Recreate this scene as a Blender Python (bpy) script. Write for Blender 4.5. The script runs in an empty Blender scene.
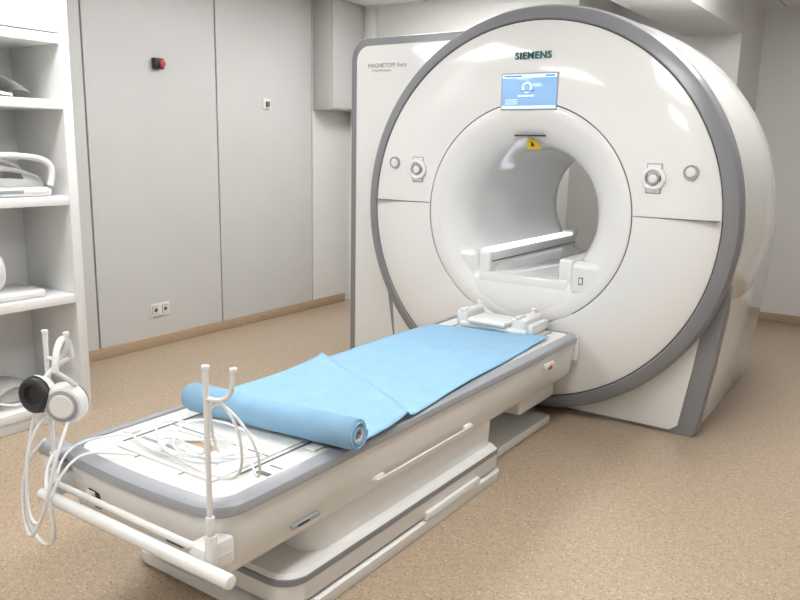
import bpy, bmesh, math, random
from mathutils import Vector, Matrix
random.seed(4)
C=bpy.context.scene.collection
try: bpy.context.scene.view_settings.view_transform='Standard'
except Exception: pass
# ------------------------------------------------------------ materials
def mat(name,col,rough=.45,metal=0,emit=None,es=0,coat=0,alpha=1,trans=0):
    m=bpy.data.materials.new(name); m.use_nodes=True
    b=m.node_tree.nodes['Principled BSDF']
    b.inputs['Base Color'].default_value=(*col,1); b.inputs['Roughness'].default_value=rough
    b.inputs['Metallic'].default_value=metal; b.inputs['Coat Weight'].default_value=coat
    b.inputs['Transmission Weight'].default_value=trans
    if emit: b.inputs['Emission Color'].default_value=(*emit,1); b.inputs['Emission Strength'].default_value=es
    return m
def add_noise(m,scale,amt,c1,c2):
    nt=m.node_tree; b=nt.nodes['Principled BSDF']
    t=nt.nodes.new('ShaderNodeTexCoord'); n=nt.nodes.new('ShaderNodeTexNoise'); n.inputs['Scale'].default_value=scale
    r=nt.nodes.new('ShaderNodeValToRGB'); r.color_ramp.elements[0].position=.5-amt; r.color_ramp.elements[1].position=.5+amt
    r.color_ramp.elements[0].color=(*c1,1); r.color_ramp.elements[1].color=(*c2,1)
    nt.links.new(t.outputs['Object'],n.inputs['Vector']); nt.links.new(n.outputs['Fac'],r.inputs['Fac']); nt.links.new(r.outputs['Color'],b.inputs['Base Color'])
WHITE=mat('scanner_white',(.73,.73,.72),.15,coat=.6)
WARM=mat('table_white',(.72,.715,.695),.25)
TOPW=mat('tabletop_white',(.74,.74,.725),.3)
GREY=mat('rim_grey',(.215,.22,.235),.28)
GREYL=mat('rail_grey',(.31,.325,.355),.32)
DARK=mat('dark_gap',(.03,.03,.032),.6)
SEAM=mat('seam_grey',(.13,.13,.13),.6)
BLACK=mat('black_plastic',(.02,.02,.021),.5)
PIPE=mat('white_tube',(.72,.72,.705),.25)
TEAL=mat('teal_print',(.0,.10,.10),.5)
PRINT=mat('grey_print',(.2,.2,.2),.5)
RED=mat('red_plastic',(.50,.02,.03),.4)
YEL=mat('yellow_label',(.85,.55,.02),.5)
CARD=mat('cardboard',(.45,.33,.2),.8)
SHELF=mat('shelf_laminate',(.74,.74,.73),.45); add_noise(SHELF,6,.3,(.73,.735,.73),(.77,.775,.77))
CLEAR=mat('tubing_plastic',(.80,.82,.84),.2)
BLUE=mat('blue_paper',(.2,.45,.68),.85); add_noise(BLUE,14,.25,(.235,.43,.62),(.27,.475,.665))
GLOW=mat('reflection_glow',(.9,.9,.95),.3,emit=(.80,.88,1),es=1.8)  # emission stands in for light reflected off the bore ledge, not a lamp
CORE=mat('roll_core',(.6,.58,.55),.8)
WALL=mat('wall_panel_grey',(.55,.55,.535),.35); add_noise(WALL,3,.35,(.56,.56,.55),(.585,.585,.575))
WALLR=mat('wall_white',(.70,.69,.67),.45); add_noise(WALLR,3,.35,(.71,.705,.69),(.74,.735,.72))
BOXG=mat('cabinet_grey',(.50,.50,.485),.5)
BASEB=mat('baseboard_vinyl',(.40,.27,.16),.5); add_noise(BASEB,60,.2,(.40,.29,.19),(.47,.35,.24))
FLOOR=mat('speckled_vinyl',(.4,.3,.2),.28)
nt=FLOOR.node_tree;b=nt.nodes['Principled BSDF'];L=nt.links
tc=nt.nodes.new('ShaderNodeTexCoord')
def noise(s,p0,p1,c0,c1):
    n=nt.nodes.new('ShaderNodeTexNoise');n.inputs['Scale'].default_value=s;n.inputs['Detail'].default_value=2
    r=nt.nodes.new('ShaderNodeValToRGB');r.color_ramp.elements[0].position=p0;r.color_ramp.elements[1].position=p1
    r.color_ramp.elements[0].color=(*c0,1);r.color_ramp.elements[1].color=(*c1,1)
    L.new(tc.outputs['Object'],n.inputs['Vector']);L.new(n.outputs['Fac'],r.inputs['Fac']);return r
base=noise(40,.35,.65,(.385,.295,.205),(.44,.345,.25))
sp=noise(110,.60,.66,(0,0,0),(1,1,1)); sp2=noise(95,.62,.68,(0,0,0),(1,1,1))
m1=nt.nodes.new('ShaderNodeMix');m1.data_type='RGBA';m1.inputs['B'].default_value=(.19,.13,.085,1)
L.new(sp.outputs['Color'],m1.inputs['Factor']);L.new(base.outputs['Color'],m1.inputs['A'])
m2=nt.nodes.new('ShaderNodeMix');m2.data_type='RGBA';m2.inputs['B'].default_value=(.62,.53,.43,1)
L.new(sp2.outputs['Color'],m2.inputs['Factor']);L.new(m1.outputs['Result'],m2.inputs['A']);L.new(m2.outputs['Result'],b.inputs['Base Color'])
CEIL=mat('ceiling_tiles',(.7,.7,.68),.8)
nt=CEIL.node_tree;b=nt.nodes['Principled BSDF']
tc=nt.nodes.new('ShaderNodeTexCoord');br=nt.nodes.new('ShaderNodeTexBrick');br.offset=0
br.inputs['Scale'].default_value=1;br.inputs['Brick Width'].default_value=.6;br.inputs['Row Height'].default_value=.6
br.inputs['Mortar Size'].default_value=.008;br.inputs['Color1'].default_value=(.86,.86,.85,1);br.inputs['Color2'].default_value=(.84,.84,.83,1);br.inputs['Mortar'].default_value=(.5,.5,.49,1)
nt.links.new(tc.outputs['Object'],br.inputs['Vector']);nt.links.new(br.outputs['Color'],b.inputs['Base Color'])
SCREEN=mat('display_screen',(.1,.22,.4),.12,emit=(.28,.43,.62),es=.85)

# ------------------------------------------------------------ helpers
def empty(name,loc=(0,0,0)):
    e=bpy.data.objects.new(name,None);e.empty_display_size=.1;e.location=loc;C.objects.link(e);return e
def finish(bm,name,m,parent=None,ang=35,smooth=True):
    bmesh.ops.recalc_face_normals(bm,faces=bm.faces)
    for f in bm.faces:f.smooth=smooth
    for e in bm.edges:
        if len(e.link_faces)==2:
            e.smooth = e.calc_face_angle(0)<math.radians(ang)
    me=bpy.data.meshes.new(name);bm.to_mesh(me);bm.free()
    me.materials.append(m)
    o=bpy.data.objects.new(name,me);C.objects.link(o)
    if parent:
        o.parent=parent;o.matrix_parent_inverse=Matrix.Translation(-parent.location)
    return o
def box(name,x0,x1,y0,y1,z0,z1,m,parent=None,bev=.006,seg=2,rot=None):
    bm=bmesh.new();bmesh.ops.create_cube(bm,size=1)
    c=Vector(((x0+x1)/2,(y0+y1)/2,(z0+z1)/2))
    bmesh.ops.scale(bm,vec=(x1-x0,y1-y0,z1-z0),verts=bm.verts)
    if bev>0:bmesh.ops.bevel(bm,geom=list(bm.edges),offset=min(bev,.49*min(x1-x0,y1-y0,z1-z0)),segments=seg,affect='EDGES',profile=.5)
    if rot: bmesh.ops.rotate(bm,matrix=rot,verts=bm.verts,cent=(0,0,0))
    bmesh.ops.translate(bm,vec=c,verts=bm.verts)
    return finish(bm,name,m,parent)
def cyl(name,p0,p1,r,m,parent=None,n=32,bev=.002,r2=None):
    p0=Vector(p0);p1=Vector(p1);d=p1-p0;bm=bmesh.new()
    bmesh.ops.create_cone(bm,cap_ends=True,segments=n,radius1=r,radius2=r if r2 is None else r2,depth=d.length)
    if bev>0:
        es=[e for e in bm.edges if len(e.link_faces)==2 and e.calc_face_angle(0)>1]
        bmesh.ops.bevel(bm,geom=es,offset=bev,segments=2,affect='EDGES',profile=.5)
    q=d.to_track_quat('Z','Y').to_matrix()
    bmesh.ops.rotate(bm,matrix=q,verts=bm.verts,cent=(0,0,0));bmesh.ops.translate(bm,vec=(p0+p1)/2,verts=bm.verts)
    return finish(bm,name,m,parent)
def tube(name,pts,r,m,parent=None,smooth=True,cyclic=False,res=6):
    cu=bpy.data.curves.new(name,'CURVE');cu.dimensions='3D';cu.bevel_depth=r;cu.bevel_resolution=3;cu.use_fill_caps=True
    if smooth:
        s=cu.splines.new('NURBS');s.points.add(len(pts)-1)
        for i,p in enumerate(pts):s.points[i].co=(*p,1)
        s.order_u=min(4,len(pts));s.use_endpoint_u=True;s.resolution_u=res;s.use_cyclic_u=cyclic
    else:
        s=cu.splines.new('POLY');s.points.add(len(pts)-1)
        for i,p in enumerate(pts):s.points[i].co=(*p,1)
        s.use_cyclic_u=cyclic
    t=bpy.data.objects.new('tmp',cu);C.objects.link(t)
    dg=bpy.context.evaluated_depsgraph_get();me=bpy.data.meshes.new_from_object(t.evaluated_get(dg))
    bpy.data.objects.remove(t)
    me.name=name;me.materials.clear();me.materials.append(m)
    for p in me.polygons:p.use_smooth=True
    o=bpy.data.objects.new(name,me);C.objects.link(o)
    if parent:o.parent=parent;o.matrix_parent_inverse=Matrix.Translation(-parent.location)
    return o
def lathe(name,prof,m,cx,cz,parent=None,n=160,ang=35,axis='Y',cy=0):
    bm=bmesh.new();rings=[]
    for r,y in prof:
        ring=[]
        for i in range(n):
            a=2*math.pi*i/n
            if axis=='Y':ring.append(bm.verts.new((cx+r*math.sin(a),cy+y,cz+r*math.cos(a))))
            elif axis=='X':ring.append(bm.verts.new((cx+y,cy+r*math.sin(a),cz+r*math.cos(a))))
            else:ring.append(bm.verts.new((cx+r*math.sin(a),cy+r*math.cos(a),cz+y)))
        rings.append(ring)
    for a,b_ in zip(rings[:-1],rings[1:]):
        for i in range(n):
            j=(i+1)%n;bm.faces.new((a[i],a[j],b_[j],b_[i]))
    return finish(bm,name,m,parent,ang)
def rrect(hw,y0,y1,rf,rb,n=10,cx=0,bow=0):
    pts=[]
    def arc(x,y,r,a0,a1):
        for i in range(n+1):
            a=math.radians(a0+(a1-a0)*i/n);pts.append((x+r*math.cos(a),y+r*math.sin(a)))
    arc(cx+hw-rb,y1-rb,rb,0,90);arc(cx-hw+rb,y1-rb,rb,90,180)
    arc(cx-hw+rf,y0+rf,rf,180,270)
    if bow:
        for i in range(1,8):
            t=i/8;pts.append((cx-hw+rf+(2*hw-2*rf)*t,y0-bow*4*t*(1-t)))
    arc(cx+hw-rf,y0+rf,rf,270,360)
    return pts
def loft(name,stack,m,parent=None,cap0=True,cap1=True,ang=35):
    bm=bmesh.new();rings=[]
    for pts,z in stack:rings.append([bm.verts.new((x,y,z)) for x,y in pts])
    n=len(rings[0])
    for a,b_ in zip(rings[:-1],rings[1:]):
        for i in range(n):
            j=(i+1)%n;bm.faces.new((a[i],a[j],b_[j],b_[i]))
    if cap0:bm.faces.new(rings[0][::-1])
    if cap1:bm.faces.new(rings[-1])
    return finish(bm,name,m,parent,ang)
def prismXZ(name,pts,y0,y1,m,parent=None,bev=.01):
    bm=bmesh.new()
    a=[bm.verts.new((x,y0,z)) for x,z in pts];b_=[bm.verts.new((x,y1,z)) for x,z in pts]
    n=len(pts)
    for i in range(n):
        j=(i+1)%n;bm.faces.new((a[i],a[j],b_[j],b_[i]))
    bm.faces.new(a);bm.faces.new(b_)
    bmesh.ops.recalc_face_normals(bm,faces=bm.faces)
    if bev:
        es=[e for e in bm.edges if abs(e.verts[0].co.y-e.verts[1].co.y)<1e-6]
        bmesh.ops.bevel(bm,geom=es,offset=bev,segments=2,affect='EDGES',profile=.5)
    return finish(bm,name,m,parent)
def text(name,s,loc,size,m,parent,rot=(math.pi/2,0,0),ext=.0008,bold=0,sp=1):
    cu=bpy.data.curves.new(name,'FONT');cu.body=s;cu.size=size;cu.extrude=ext;cu.align_x='CENTER';cu.align_y='CENTER';cu.offset=bold;cu.space_character=sp
    t=bpy.data.objects.new('tmp',cu);C.objects.link(t)
    dg=bpy.context.evaluated_depsgraph_get();me=bpy.data.meshes.new_from_object(t.evaluated_get(dg));bpy.data.objects.remove(t)
    me.transform(Matrix.Translation(loc)@Matrix.Rotation(rot[2],4,'Z')@Matrix.Rotation(rot[0],4,'X'))
    me.materials.clear();me.materials.append(m);me.name=name
    o=bpy.data.objects.new(name,me);C.objects.link(o);o.parent=parent;o.matrix_parent_inverse=Matrix.Translation(-parent.location);return o

# ------------------------------------------------------------ room
XL,XR,YN,YF,H=-2.60,2.9,-5.2,3.4,2.57
box('floor',XL-.1,XR+.1,YN-.1,YF+.1,-.1,0,FLOOR,bev=0)
box('ceiling',XL-.1,XR+.1,YN-.1,YF+.1,H,H+.1,CEIL,bev=0)
wl=empty('wall_left')
seams=[-5.2,-4.0,-2.9,-1.84,-.80,.26,1.30,3.5]
box('backing',XL-.1,XL-.02,YN,YF,0,H,SEAM,wl,0)
for i,(a,b_) in enumerate(zip(seams[:-1],seams[1:])):
    box('panel_%d'%i,XL-.02,XL,a+.006,b_-.006,0,H,WALLR if i==6 else WALL,wl,.002,1)
box('wall_back',XL-.1,XR+.1,YF,YF+.1,0,H,WALLR,bev=0)
box('wall_right',XR,XR+.1,YN,YF,0,H,WALLR,bev=0)
box('wall_front',XL-.1,XR+.1,YN-.1,YN,0,H,WALLR,bev=0)
AL=1.80
box('wall_alcove',XL,-.5,AL,YF,0,H,WALLR,bev=0)
box('wall_recess',-.5,.45,2.6,YF,0,H,WALLR,bev=0)
box('trim_soffit',.04,.45,.9,2.6,2.28,H,WALLR,bev=.004)
box('trim_pilaster',-2.46,-2.30,AL-.06,AL,0,H,WALLR,bev=.003)
box('baseboard_left',XL,XL+.012,YN,AL-.06,0,.075,BASEB,bev=.003)
box('baseboard_back',.45,XR,YF-.012,YF,0,.075,BASEB,bev=.003)
box('baseboard_alcove',-2.30,-.5,AL-.012,AL,0,.075,BASEB,bev=.003)
box('baseboard_right',XR-.012,XR,YN,YF,0,.075,BASEB,bev=.003)
cab=empty('wall_cabinet',(XL,1.6,1.7))
box('carcass',XL,XL+.2,1.31,1.73,1.70,H,BOXG,cab,.004)
box('door_leaf',XL+.2,XL+.215,1.315,1.725,1.71,H-.01,BOXG,cab,.003)
LAMP=mat('lamp_diffuser',(.9,.9,.9),.5,emit=(1,.995,.985),es=16.5)
k=0
for x in (-1.25,1.0):
    for y in (-3.9,-1.5,.7):
        l=empty('ceiling_light' if k==0 else 'ceiling_light.%03d'%k,(x,y,H));k+=1
        box('diffuser',x-.28,x+.28,y-.58,y+.58,H-.012,H-.004,LAMP,l,0)
        for s in (-1,1):
            box('frame_side',x+s*.29-.012,x+s*.29+.012,y-.6,y+.6,H-.02,H,WHITE,l,.002)
            box('frame_end',x-.3,x+.3,y+s*.59-.012,y+s*.59+.012,H-.02,H,WHITE,l,.002)
eb=empty('emergency_stop_button',(XL,-.26,1.92))
box('housing',XL,XL+.04,-.30,-.225,1.885,1.955,BLACK,eb,.006)
cyl('mushroom',(XL+.03,-.250,1.92),(XL+.06,-.250,1.92),.023,RED,eb,bev=.006)
ws=empty('wall_sensor',(XL,.76,1.716))
box('plate',XL,XL+.012,.72,.80,1.675,1.755,TOPW,ws,.004)
box('eye',XL+.01,XL+.03,.745,.775,1.695,1.735,SEAM,ws,.004)
wo=empty('wall_outlet',(XL,-.32,.26))
box('plate',XL,XL+.01,-.40,-.24,.215,.305,TOPW,wo,.004)
for y in (-.36,-.28):
    box('socket',XL+.008,XL+.0125,y-.028,y+.028,.232,.288,SEAM,wo,.003)
    box('socket_face',XL+.0125,XL+.0135,y-.025,y+.025,.235,.285,TOPW,wo,0)
    cyl('socket_well',(XL+.0133,y,.26),(XL+.0138,y,.26),.016,SEAM,wo,bev=0)
    for s in (-1,1):cyl('pin_hole',(XL+.0136,y+s*.008,.26),(XL+.0144,y+s*.008,.26),.003,BLACK,wo,bev=0)

# ------------------------------------------------------------ shelving
sh=empty('shelving_unit',(-2.2,-2.3,0))
SX0,SX1,SY0,SY1=-2.6,-1.76,-3.6,-1.42
box('back_panel',SX0,-2.2,SY0,SY1,0,H,SHELF,sh,.002)
for y in (SY1-.05,-2.52,SY0):
    box('upright',-2.2,SX1,y,y+.05,0,H,SHELF,sh,.003)
for z in (.06,.60,1.095,1.555,1.86):
    box('shelf',-2.2,SX1-.003,SY0+.05,SY1-.05,z,z+.045,SHELF,sh,.003)
box('plinth',-2.2,SX1-.02,SY0+.05,SY1-.05,0,.06,SHELF,sh,.002)
for a,b_ in ((-3.55,-2.53),(-2.465,-1.475)):
    box('door_leaf',SX1-.02,SX1-.002,a,b_,1.91,H-.02,SHELF,sh,.003)
def coil(name,x,y,z):
    e=empty(name,(x,y,z))
    box('base_plate',x-.14,x+.14,y-.24,y+.20,z,z+.045,WHITE,e,.02,3)
    bm=bmesh.new();n=16;mm=20;rings=[]
    for i in range(n+1):
        t=i/n;yy=y-.24+.42*t
        w=.125*(.75+.25*math.sin(math.pi*t));h=.045+.075*math.sin(math.pi*(.15+.75*t))
        rings.append([bm.verts.new((x+w*math.cos(math.pi*j/mm),yy,z+.035+h*math.sin(math.pi*j/mm))) for j in range(mm+1)])
    for i in range(n):
        for j in range(mm):
            if j in (8,9,10,11) and 3<i<13: continue
            if j in (3,4) and 5<i<12: continue
            if j in (15,16) and 5<i<12: continue
            bm.faces.new((rings[i][j],rings[i+1][j],rings[i+1][j+1],rings[i][j+1]))
    r=bmesh.ops.solidify(bm,geom=list(bm.faces),thickness=.014)
    finish(bm,'hood',WHITE,e)
    tube('handle',[(x+.13,y-.20,z+.10),(x+.135,y-.22,z+.17),(x+.12,y-.05,z+.20),(x+.12,y+.10,z+.19),(x+.125,y+.205,z+.17),(x+.13,y+.21,z+.11),(x+.13,y+.19,z+.05)],.016,WHITE,e)
    tube('handle_b',[(x-.11,y-.20,z+.10),(x-.11,y-.22,z+.16),(x-.10,y-.05,z+.185),(x-.10,y+.18,z+.16),(x-.11,y+.20,z+.05)],.014,WHITE,e)
    box('front_label',x+.139,x+.142,y-.12,y+.05,z+.018,z+.034,GREYL,e,.001)
    return e
def flexcoil(name,x,y,z,L_=.3,tilt=.25,h=.10):
    e=empty(name,(x,y,z))
    bm=bmesh.new();n=14;g=[]
    for i in range(n+1):
        row=[]
        for j in range(7):
            t=i/n-.5;w=j/6-.5
            row.append(bm.verts.new((x+w*.24,y+t*L_,z+.03+h*(1-(2*t)**2)-.08*w*w+tilt*.1*t)))
        g.append(row)
    for i in range(n):
        for j in range(6):bm.faces.new((g[i][j],g[i+1][j],g[i+1][j+1],g[i][j+1]))
    r=bmesh.ops.solidify(bm,geom=list(bm.faces),thickness=.03)
    finish(bm,'shell',WHITE,e)
    box('connector',x-.05,x+.05,y-.06,y+.06,z+.002,z+.08,WARM,e,.015,3)
    tube('cable',[(x+.1,y-.1,z+.05),(x+.13,y-.05,z+.02),(x+.13,y+.08,z+.012),(x+.05,y+.12,z+.012),(x+.0,y+.13,z+.012)],.007,TOPW,e)
    return e
coil('helmet_coil',-1.92,-1.74,1.141)
flexcoil('body_coil',-1.95,-1.76,1.603,.34,h=.08)
kc=empty('knee_coil',(-1.95,-1.78,.646))
box('base',-2.08,-1.80,-1.95,-1.60,.646,.685,WHITE,kc,.015,3)
lathe('ring',[(.06,0),(.1,0),(.11,.02),(.11,.14),(.1,.16),(.06,.16),(.06,0)],WHITE,-1.95,.785,kc,48,axis='Y',cy=-1.93)
box('latch',-1.97,-1.93,-1.90,-1.82,.885,.915,GREY,kc,.006)
fc=flexcoil('flexible_coil',-1.95,-1.78,.106,.34)
flexcoil('flexible_coil.001',-1.97,-2.22,.106,.3)

# ------------------------------------------------------------ scanner
S=empty('mri_scanner',(0,.5,0));CZ=1.07
lathe('face_disc',[(.5785,.02),(.5785,.002),(.581,0),(.70,.001),(.82,.007),(.90,.018),(.955,.032),(.976,.040),(.980,.052)],WHITE,0,CZ,S)
lathe('seam_ring',[(.56,.012),(.59,.012)],SEAM,0,CZ,S)
lathe('rim_seam',[(.95,.045),(.99,.045)],DARK,0,CZ,S)
lathe('grey_rim',[(.982,.052),(.983,.040),(.989,.036),(1.019,.044),(1.046,.060),(1.058,.088),(1.060,.13),(1.05,.165)],GREY,0,CZ,S)
lathe('rear_housing',[(1.0,.16),(1.035,.168),(1.052,.185),(1.062,.35),(1.070,.6),(1.068,.85),(1.045,1.05),(.98,1.22),(.87,1.32),(.7,1.36),(.5,1.37),(.42,1.35),(.37,1.30),(.352,1.22),(.35,1.15)],WHITE,0,CZ,S)
lathe('bore_liner',[(.56,.02),(.5705,.015),(.573,.002),(.570,0),(.51,.008),(.46,.024),(.425,.043),(.39,.072),(.366,.115),(.354,.17),(.35,.25),(.35,1.18)],WHITE,0,CZ,S,ang=50)
for s in (-1,1):
    box('cover_seam',min(s*.582,s*.970),max(s*.582,s*.970),-.001,.06,1.1005,1.1045,SEAM,S,0)
top_c=[(1.02,1.0),(.5,1.0),(.5,.64),(-.5,.64),(-.5,1.0),(-1.02,1.0)]
prismXZ('pedestal_frame',[(-.90,.0),(.90,.0),(.925,.02),(.975,.35),(1.01,.65)]+top_c+[(-1.0,.6)],.17,.27,GREY,S,.006)
prismXZ('pedestal_front',[(-.90,.02),(.80,.02),(.84,.05),(.885,.35),(.92,.65),(.93,1.0),(.5,1.0),(.5,.64),(-.5,.64),(-.5,1.0),(-.95,1.0),(-.95,.6)],.158,.18,WHITE,S,.004)
prismXZ('pedestal_body',[(-.88,.0),(.90,.0),(.955,.35),(.99,.65),(1.0,1.0),(.5,1.0),(.5,.64),(-.5,.64),(-.5,1.0),(-1.0,1.0),(-.98,.6)],.26,1.42,WHITE,S,.015)
def tower(x0,x1,z1,r,ins):
    p=[(x1,0.0+ins),(x1,z1-ins)]
    for i in range(13):
        a=math.radians(90+90*i/12);p.append((x0+ins+r+r*math.cos(a),z1-ins-r+r*math.sin(a)))
    p.append((x0+ins,ins));return p
prismXZ('tower_frame',tower(-1.30,-.39,2.05,.13,0),.19,.30,GREY,S,.006)
prismXZ('tower_front',tower(-1.30,-.39,2.05,.09,.045),.182,.20,WHITE,S,.006)
prismXZ('tower_body',tower(-1.30,-.39,2.05,.12,.012),.29,1.1,WHITE,S,.02)
text('tower_print',"MAGNETOM Aera",(-1.025,.1815,1.885),.036,PRINT,S)
text('tower_print_small',"A Tim+Dot System",(-1.065,.1815,1.857),.018,PRINT,S)
text('maker_print',"SIEMENS",(.012,.004,1.872),.049,TEAL,S,bold=.0009,ext=.005,sp=1.12)
box('display_bezel',-.158,.158,-.002,.03,1.605,1.79,GREYL,S,.004)
box('display',-.152,.152,-.004,.02,1.611,1.784,SCREEN,S,.001)
SL=mat('display_light',(.5,.6,.7),.3,emit=(.55,.68,.85),es=.8);SD=mat('display_dark',(.05,.12,.25),.3,emit=(.10,.22,.42),es=.5)
box('display_header',-.15,.15,-.0052,-.003,1.765,1.782,SL,S,0)
box('display_footer',-.15,.15,-.0052,-.003,1.613,1.627,SL,S,0)
box('display_slab',-.06,.03,-.0052,-.003,1.672,1.680,SL,S,0)
lathe('display_ring',[(.018,0),(.028,0)],SL,-.01,1.718,S,32,cy=-.0048)
box('display_body_icon',-.04,.03,-.0054,-.003,1.697,1.703,SD,S,0)
box('display_titlebar',-.14,-.04,-.0056,-.003,1.770,1.777,SD,S,0)
box('display_clock',.09,.14,-.0056,-.003,1.770,1.777,SD,S,0)
for i in range(3):box('display_text',-.13,-.06,-.0052,-.003,1.655-.01*i,1.659-.01*i,SL,S,0)
box('collar_vent',-.085,.085,.025,.06,CZ+.405,CZ+.412,DARK,S,.003)
def lab(pts,m,name):
    bm=bmesh.new();f=bm.faces.new([bm.verts.new(p) for p in pts]);r=bmesh.ops.extrude_face_region(bm,geom=[f])
    bmesh.ops.translate(bm,vec=(0,.004,0),verts=[v for v in r['geom'] if isinstance(v,bmesh.types.BMVert)]);return finish(bm,name,m,S,smooth=False)
lab([(-.036,.098,CZ+.340),(.036,.098,CZ+.340),(.036,.072,CZ+.372),(0,.054,CZ+.396),(-.036,.072,CZ+.372)],YEL,'warning_label')
lab([(-.010,.0765,CZ+.355),(.010,.0765,CZ+.355),(0,.062,CZ+.380)],BLACK,'warning_mark')
for s in (-1,1):
    x=s*.665
    lathe('control_ring',[(.036,-.003),(.038,-.014),(.046,-.018),(.056,-.014),(.058,.01)],PIPE,x,1.285,S,48)
    lathe('control_gap',[(.028,-.004),(.037,-.004)],SEAM,x,1.285,S,48)
    cyl('control_knob',(x,.01,1.285),(x,-.018,1.285),.029,GREYL,S,bev=.005)
    cyl('control_knob_cap',(x,.0,1.285),(x,-.021,1.285),.02,PIPE,S,bev=.003)
    box('control_plate',x-.038,x+.038,-.003,.01,1.213,1.357,GREYL,S,.012)
    box('control_plate_inner',x-.034,x+.034,-.005,.01,1.217,1.353,PIPE,S,.01)
    x=s*.83
    lathe('button_ring',[(.024,.0),(.026,-.001),(.033,-.001),(.034,.02)],GREYL,x,1.32,S,40)
    cyl('button',(x,.02,1.32),(x,-.003,1.32),.023,PIPE,S,bev=.004)
box('bore_deck',-.262,.262,.02,1.27,CZ-.40,CZ-.325,WHITE,S,.014)
for s in (-1,1):
    box('bore_ledge',min(s*.20,s*.275),max(s*.20,s*.275),.04,1.27,CZ-.34,CZ-.215,WHITE,S,.014,3)
    box('mouth_block',min(s*.272,s*.455),max(s*.272,s*.455),.008 if s>0 else .026,.12,CZ-.40,CZ-.215,WHITE,S,.04,6)
box('ledge_reflection',-.270,-.196,.07,1.20,CZ-.219,CZ-.204,GLOW,S,.006)  # bright reflection on the ledge top, put in as a glowing strip
box('ledge_endcap',-.275,-.19,1.19,1.27,CZ-.23,CZ-.185,WHITE,S,.01)
box('ledge_groove',-.2015,-.198,.06,1.25,CZ-.275,CZ-.268,SEAM,S,0)
bm=bmesh.new()
prof=[(.11,CZ-.322),(.05,CZ-.332),(.028,CZ-.350),(.020,CZ-.375),(.010,CZ-.44),(.0055,CZ-.53),(.02,CZ-.56),(.09,CZ-.5)]
a=[bm.verts.new((-.30,y,z)) for y,z in prof];c=[bm.verts.new((.30,y,z)) for y,z in prof]
n_=len(prof)
for i in range(n_):
    j=(i+1)%n_;bm.faces.new((a[i],a[j],c[j],c[i]))
bm.faces.new(a);bm.faces.new(c)
finish(bm,'mouth_apron',WHITE,S,ang=60)
box('mouth_label',.325,.350,.0055,.02,CZ-.335,CZ-.295,SEAM,S,.003)
box('mouth_label_inner',.330,.345,.004,.02,CZ-.329,CZ-.301,PIPE,S,.002)

# ------------------------------------------------------------ patient table
T=empty('patient_table',(0,-1.2,0))
Y0,Y1=-2.45,-.05
def o(ins,rf=.11,rb=.03,bow=.012): return rrect(.37-ins,Y0+ins,Y1-ins*.2,max(rf-ins,.02),rb,10,0,bow)
loft('table_body',[(o(.09),.262),(o(.05),.270),(o(.03),.295),(o(.018),.37),(o(.010),.43),(o(.010),.452)],WARM,T)
loft('body_gap',[(o(.018),.44),(o(.018),.458)],DARK,T)
loft('grey_rail',[(o(.008),.452),(o(0),.457),(o(-.002),.470),(o(.003),.484),(o(.018),.4935),(o(.042),.496),(o(.046),.493),(o(.046),.478)],GREYL,T,cap1=False)
loft('tabletop',[(o(.048),.46),(o(.048),.487),(o(.052),.490),(o(.10),.488)],TOPW,T)
for s in (-1,1):
    box('top_groove',s*.235-.003,s*.235+.003,Y0+.16,Y1-.03,.4885,.4905,SEAM,T,0)
    box('top_groove_inner',s*.10-.0015,s*.10+.0015,Y0+.10,Y1-.03,.4885,.4902,SEAM,T,0)
box('slide_panel',-.215,.215,Y0+.12,Y1-.03,.486,.4945,TOPW,T,.003)
box('slide_seam',-.215,.215,Y0+.335,Y0+.34,.4935,.4952,SEAM,T,0)
for x in (-.16,-.05,.10):
    box('slot',x-.045,x+.045,Y0+.20,Y0+.215,.4935,.4953,GREYL,T,.002)
box('grip_hole',-.07,.06,Y0+.26,Y0+.29,.4935,.4955,CARD,T,.004)
box('mark_a',.26,.31,Y0+.24,Y0+.26,.4885,.4905,SEAM,T,.001)
box('mark_b',.26,.31,Y0+.30,Y0+.305,.4885,.4905,SEAM,T,.001)
for x,y in ((-.28,.2),(-.28,.5),(.28,.45)):
    box('clip',x-.02,x+.02,Y0+y,Y0+y+.05,.488,.498,TOPW,T,.004)
FY=Y0+.018
box('corner_bracket',-.445,-.30,Y0-.012,Y0+.055,.452,.494,GREYL,T,.016,4)
box('corner_bracket_arm',-.43,-.33,Y0-.005,Y0+.045,.40,.455,WARM,T,.012,3)
box('front_socket',-.20,-.14,FY-.012,FY+.05,.345,.40,DARK,T,.004)
box('front_socket_cover',-.205,-.165,FY-.02,FY+.05,.35,.395,WARM,T,.004)
box('front_connector',.155,.225,FY-.015,FY+.04,.345,.368,BLACK,T,.004)
box('front_bracket_r',.30,.37,Y0-.045,Y0+.06,.33,.41,WARM,T,.012)
box('front_bracket_l',-.33,-.29,Y0-.04,Y0+.06,.36,.42,WARM,T,.01)
tube('push_bar_upper',[(-.33,-2.465,.405),(-.33,-2.49,.405),(.31,-2.49,.405),(.35,-2.465,.395)],.011,PIPE,T,smooth=False)
cyl('push_bar',(-.335,-2.512,.370),(.485,-2.512,.374),.019,PIPE,T,bev=.008)
for x in (-.31,.355):
    cyl('bar_arm',(x,-2.40,.37),(x,-2.515,.37),.016,PIPE,T)
for x in (-.307,.378):
    cyl('pole_socket',(x,-2.480,.36),(x,-2.480,.45),.015,PIPE,T,bev=.004)
def r2(hw,y0,y1,r):return rrect(hw,y0,y1,r,.04,10)
loft('lift_cover',[(r2(.315,-2.02,-.86,.07),.15),(r2(.325,-2.03,-.86,.07),.29),(r2(.325,-2.03,-.86,.07),.37)],WARM,T)
loft('lift_cover_gap',[(r2(.31,-2.0,-.87,.07),.13),(r2(.31,-2.0,-.87,.07),.165)],DARK,T)
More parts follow.
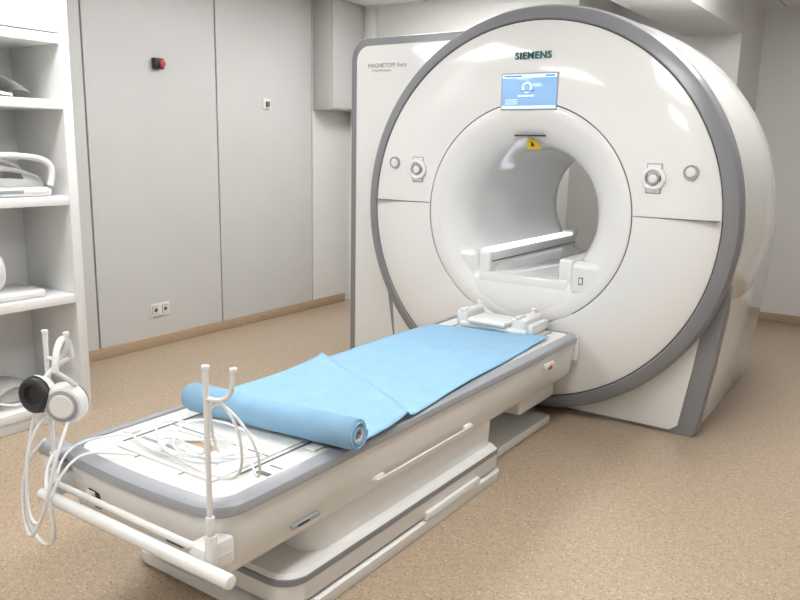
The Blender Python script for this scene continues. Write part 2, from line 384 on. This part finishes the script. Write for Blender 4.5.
loft('base_upper',[(r2(.352,-2.17,-.85,.09),.06),(r2(.358,-2.18,-.85,.09),.07),(r2(.358,-2.18,-.85,.09),.145),(r2(.345,-2.165,-.86,.08),.158)],WARM,T)
loft('base_groove',[(r2(.345,-2.16,-.86,.09),.045),(r2(.345,-2.16,-.86,.09),.065)],DARK,T)
loft('base_lower',[(r2(.36,-2.19,-.84,.09),0),(r2(.365,-2.20,-.84,.09),.01),(r2(.365,-2.20,-.84,.09),.045),(r2(.352,-2.18,-.85,.09),.052)],WARM,T)
loft('base_trim',[(r2(.361,-2.185,-.848,.09),.128),(r2(.361,-2.185,-.848,.09),.147)],GREY,T)
box('base_step',.34,.372,-1.45,-1.05,.05,.085,WARM,T,.006)
box('floor_plate',-.25,.25,-.86,-.07,0,.045,WARM,T,.008)
box('dock_block',-.24,.24,-.42,-.01,.13,.30,WARM,T,.02,3)
tube('side_grip',[(.340,-1.76,.325),(.362,-1.75,.325),(.362,-1.12,.325),(.340,-1.11,.325)],.0045,PIPE,T,smooth=False)
for y in (-1.73,-1.14):box('side_grip_mount',.33,.358,y-.025,y+.025,.316,.334,WARM,T,.004)
box('side_label',.347,.3595,-2.16,-2.04,.318,.330,GREYL,T,.001)
box('side_label_dark',.347,.3598,-2.14,-2.09,.320,.328,BLACK,T,.001)
box('side_release',.358,.378,-.45,-.36,.40,.425,WARM,T,.006)
box('side_release_red',.366,.382,-.42,-.39,.395,.412,RED,T,.003)
box('rail_end_cap',.34,.374,-.075,-.045,.36,.487,WARM,T,.006)

def pole(name,x,top):
    e=empty(name,(x,-2.48,.45));y=-2.48
    tube('rod',[(x,y,.40),(x,y,top)],.0075,PIPE,e,smooth=False)
    cyl('tip',(x,y,top),(x,y,top+.012),.010,PIPE,e,bev=.003)
    tube('hook',[(x,y,top-.07),(x+.02,y+.005,top-.075),(x+.05,y+.01,top-.07),(x+.072,y+.015,top-.05),(x+.075,y+.018,top-.02),(x+.075,y+.02,top+.005)],.006,PIPE,e)
    tube('hook_back',[(x,y,top-.06),(x-.01,y+.01,top-.03),(x-.018,y+.015,top)],.0055,PIPE,e)
    cyl('hook_tip',(x+.075,y+.02,top),(x+.075,y+.02,top+.014),.009,PIPE,e,bev=.003)
    cyl('collar',(x,y,.451),(x,y,.50),.012,PIPE,e,bev=.003)
pole('iv_pole',.378,.880);pole('iv_pole.001',-.307,.86)

# ------------------------------------------------------------ paper roll and sheet
P=empty('paper_roll',(0,-1.9,.5))
bm=bmesh.new();NY,NX=110,34;g=[]
def sheet_z(x,y):
    z=.5
    yl=-1.22+(x+.33)*(-.38/.71);s=yl-y
    if s>0:z+=.030*math.exp(-s/.10)*(1+.3*math.sin(9*x))+.004*math.sin(7*x+3*y)
    else:z+=.030*math.exp(s/.012)
    z+=.0035*(1+math.sin(6*y+3*x+1))+.002*math.sin(17*x+9*y)
    if y<-1.75:z+=.004*math.sin(20*x)
    z+= .012*math.exp(-((y+.8-.5*x)/.05)**2)*max(0,.6-abs(x+.05))
    z+= .008*math.exp(-((y+1.55+.4*x)/.05)**2)*max(0,.5-abs(x-.05))
    return max(z,.4985)
for i in range(NY+1):
    t=i/NY;y=-1.93+t*1.70;row=[]
    xl=-.345+.025*t;xr=.395-.105*min(1,t*1.1)
    for j in range(NX+1):
        w=j/NX;x=xl+(xr-xl)*w
        yy=y-.12*(1-w)*t*.9 + (.03*math.sin(6*w)*(1-t))
        row.append(bm.verts.new((x,yy,sheet_z(x,yy))))
    g.append(row)
for i in range(NY):
    for j in range(NX):bm.faces.new((g[i][j],g[i+1][j],g[i+1][j+1],g[i][j+1]))
sheet=finish(bm,'sheet',BLUE,P,ang=180)
md=sheet.modifiers.new('th','SOLIDIFY');md.thickness=.0015
bm=bmesh.new();A=Vector((-.25,-2.0,.556));B=Vector((.42,-1.935,.556));d=(B-A);R=.052
q=d.to_track_quat('Z','Y').to_matrix();n=220;turns=6
r0,r1=.022,R;va=[];vb=[]
for i in range(n+1):
    a=i/n*turns*2*math.pi;r=r0+(r1-r0)*i/n
    p=Vector((r*math.cos(a),r*math.sin(a),0))
    va.append(bm.verts.new(A+q@p+d.normalized()*.01*math.sin(a*.4)));vb.append(bm.verts.new(B+q@p+d.normalized()*(.004*math.sin(a*.7))))
for i in range(n):bm.faces.new((va[i],va[i+1],vb[i+1],vb[i]))
ro=finish(bm,'roll',BLUE,P,ang=180);md=ro.modifiers.new('th','SOLIDIFY');md.thickness=.0045
dn=d.normalized()
bm=bmesh.new()
rings=[]
for (r,off) in ((.018,.002),(.0235,.002),(.0235,-.655),(.018,-.655),(.018,.002)):
    rings.append([bm.verts.new(B+dn*off+q@Vector((r*math.cos(a*math.pi/16),r*math.sin(a*math.pi/16),0))) for a in range(32)])
for a_,b_ in zip(rings[:-1],rings[1:]):
    for i in range(32):bm.faces.new((a_[i],a_[(i+1)%32],b_[(i+1)%32],b_[i]))
finish(bm,'core',CORE,P)

# ------------------------------------------------------------ head coil base on the table
Hc=empty('head_coil_base',(-.02,-.15,.5));z=.4955
box('tray',-.20,.18,-.28,-.06,z,z+.03,WHITE,Hc,.012,3)
box('pillar_left',-.225,-.16,-.27,-.05,z,z+.085,WHITE,Hc,.018,3)
box('pillar_right',.09,.175,-.27,-.05,z,z+.085,WHITE,Hc,.018,3)
box('pillar_right_foot',.165,.205,-.25,-.05,z,z+.055,WHITE,Hc,.012,3)
arc=[]
for i in range(15):
    a=math.pi+math.pi*i/14;arc.append((-.03+.145*math.cos(a),z+.100+.068*math.sin(a)))
outl=arc+[(.120,z+.106),(.14,z+.106),(.14,z),(-.20,z),(-.20,z+.106),(-.18,z+.106)]
prismXZ('cradle',outl,-.09,-.05,WHITE,Hc,.004)
box('cushion',-.145,.075,-.30,-.11,z+.028,z+.055,TOPW,Hc,.013,4)
for x in (-.19,.13):box('latch',x-.012,x+.012,-.275,-.20,z+.08,z+.094,TOPW,Hc,.004)

# ------------------------------------------------------------ headphones
HP=empty('headphones',(-.29,-2.47,.75))
hx,hy,hz=-.250,-2.475,.81
pts=[]
for i in range(17):
    a=math.pi*i/16
    pts.append((hx+.02+.05*math.cos(a)-.0,hy-.05*math.cos(a)*1.1,hz-.03+.075*math.sin(a)))
tube('headband',pts,.010,PIPE,HP)
def cup(x,y,zc,yaw,r=1):
    prof=[(0,.034),(.030,.034),(.034,.030),(.050,.024),(.060,.005),(.060,-.006)]
    o1=lathe('cup',[(a*r,b) for a,b in prof],PIPE,0,0,None,40,axis='Y')
    o3=lathe('cup_ring',[(.034*r,.0315),(.044*r,.0280)],GREYL,0,0,None,40,axis='Y')
    o2=lathe('cushion',[(.056*r,-.006),(.058*r,-.014),(.054*r,-.024),(.045*r,-.028),(.034*r,-.023),(.03*r,-.012),(0,-.012)],BLACK,0,0,None,40,axis='Y')
    M=Matrix.Translation((x,y,zc))@Matrix.Rotation(yaw,4,'Z')
    for o_ in (o1,o2,o3):
        o_.data.transform(M);o_.parent=HP;o_.matrix_parent_inverse=Matrix.Translation(-HP.location)
cup(hx-.034,hy-.05,hz-.115,math.radians(15),.92)
cup(hx+.035,hy-.010,hz-.140,math.radians(215),1.05)
tube('yoke_l',[(hx-.03,hy+.05,hz-.03),(hx-.05,hy+.0,hz-.05),(hx-.04,hy-.035,hz-.09)],.007,PIPE,HP)
tube('yoke_r',[(hx+.07,hy-.055,hz-.03),(hx+.085,hy-.02,hz-.06),(hx+.055,hy+.012,hz-.09)],.007,PIPE,HP)
tube('air_tube_a',[(hx-.03,hy-.06,hz-.15),(hx-.10,hy-.05,.55),(hx-.16,hy-.05,.38),(hx-.15,hy-.05,.24),(hx-.06,hy-.05,.20),(hx+.02,hy-.06,.26),(hx+.02,hy-.07,.36),(hx-.05,hy-.05,.46),(hx-.05,hy+.0,.50)],.006,CLEAR,HP)
tube('air_tube_b',[(hx+.05,hy,hz-.16),(hx+.08,hy-.08,.55),(hx+.06,hy-.10,.40),(hx-.03,hy-.10,.27),(hx-.10,hy-.08,.24),(hx-.13,hy-.08,.36),(hx-.09,hy-.07,.50),(hx-.02,hy-.05,.56)],.005,CLEAR,HP)
tube('air_tube_c',[(hx-.01,hy-.02,hz-.16),(hx-.05,hy-.07,.60),(hx-.07,hy-.09,.45),(hx-.05,hy-.10,.33),(hx-.0,hy-.10,.30),(hx+.03,hy-.07,.42),(hx+.06,hy+.0,.54),(hx+.10,hy+.08,.505),(hx+.16,hy+.12,.503)],.0045,CLEAR,HP)
CT=empty('coiled_tubing',(0,-2.2,.5))
for k in range(4):
    pts=[];cx=.06+.04*random.uniform(-1,1);cy=-2.21+.02*random.uniform(-1,1)
    for i in range(40):
        a=2*math.pi*i/40*1.0+k
        rr=1+.12*math.sin(2*a+k*1.3)
        pts.append((cx+(.13+.02*k)*rr*math.cos(a),cy+(.08+.008*k)*rr*math.sin(a),.502+.008*k+.012*(1+math.sin(2*a+k))))
    tube('loop_%d'%k,pts,.0035,CLEAR,CT,cyclic=True,res=3)
tube('loop_hung',[(.02,-2.15,.51),(.16,-2.24,.53),(.31,-2.40,.62),(.365,-2.465,.80),(.40,-2.46,.81),(.45,-2.44,.74),(.43,-2.41,.60),(.31,-2.36,.53),(.15,-2.32,.505),(-.05,-2.29,.505)],.004,CLEAR,CT)
tube('loop_hung_b',[(-.1,-2.2,.51),(.1,-2.28,.53),(.30,-2.42,.60),(.37,-2.468,.79),(.41,-2.45,.80),(.49,-2.42,.70),(.46,-2.38,.58),(.33,-2.28,.52),(.2,-2.17,.51)],.0035,CLEAR,CT)
tube('lead',[(.0,-2.30,.505),(-.12,-2.32,.505),(-.22,-2.24,.51),(-.27,-2.34,.51),(-.28,-2.46,.52),(-.26,-2.50,.45)],.004,CLEAR,CT)

# ------------------------------------------------------------ world + camera
w=bpy.data.worlds.new('w');bpy.context.scene.world=w;w.use_nodes=True
w.node_tree.nodes['Background'].inputs['Color'].default_value=(.8,.85,.9,1);w.node_tree.nodes['Background'].inputs['Strength'].default_value=.3
X=Vector((.8210,-.1283,.5564)).normalized();Y=Vector((.5709,.1520,-.8069)).normalized()
Z=X.cross(Y).normalized();Y=Z.cross(X)
R3=Matrix((X,Y,Z))
cam=bpy.data.cameras.new('camera');co=bpy.data.objects.new('camera',cam);C.objects.link(co)
co.matrix_world=Matrix.Translation((1.745,-3.65,1.41))@R3.to_4x4()
cam.sensor_width=36;cam.lens=759/800*36;cam.clip_start=.05
bpy.context.scene.camera=co
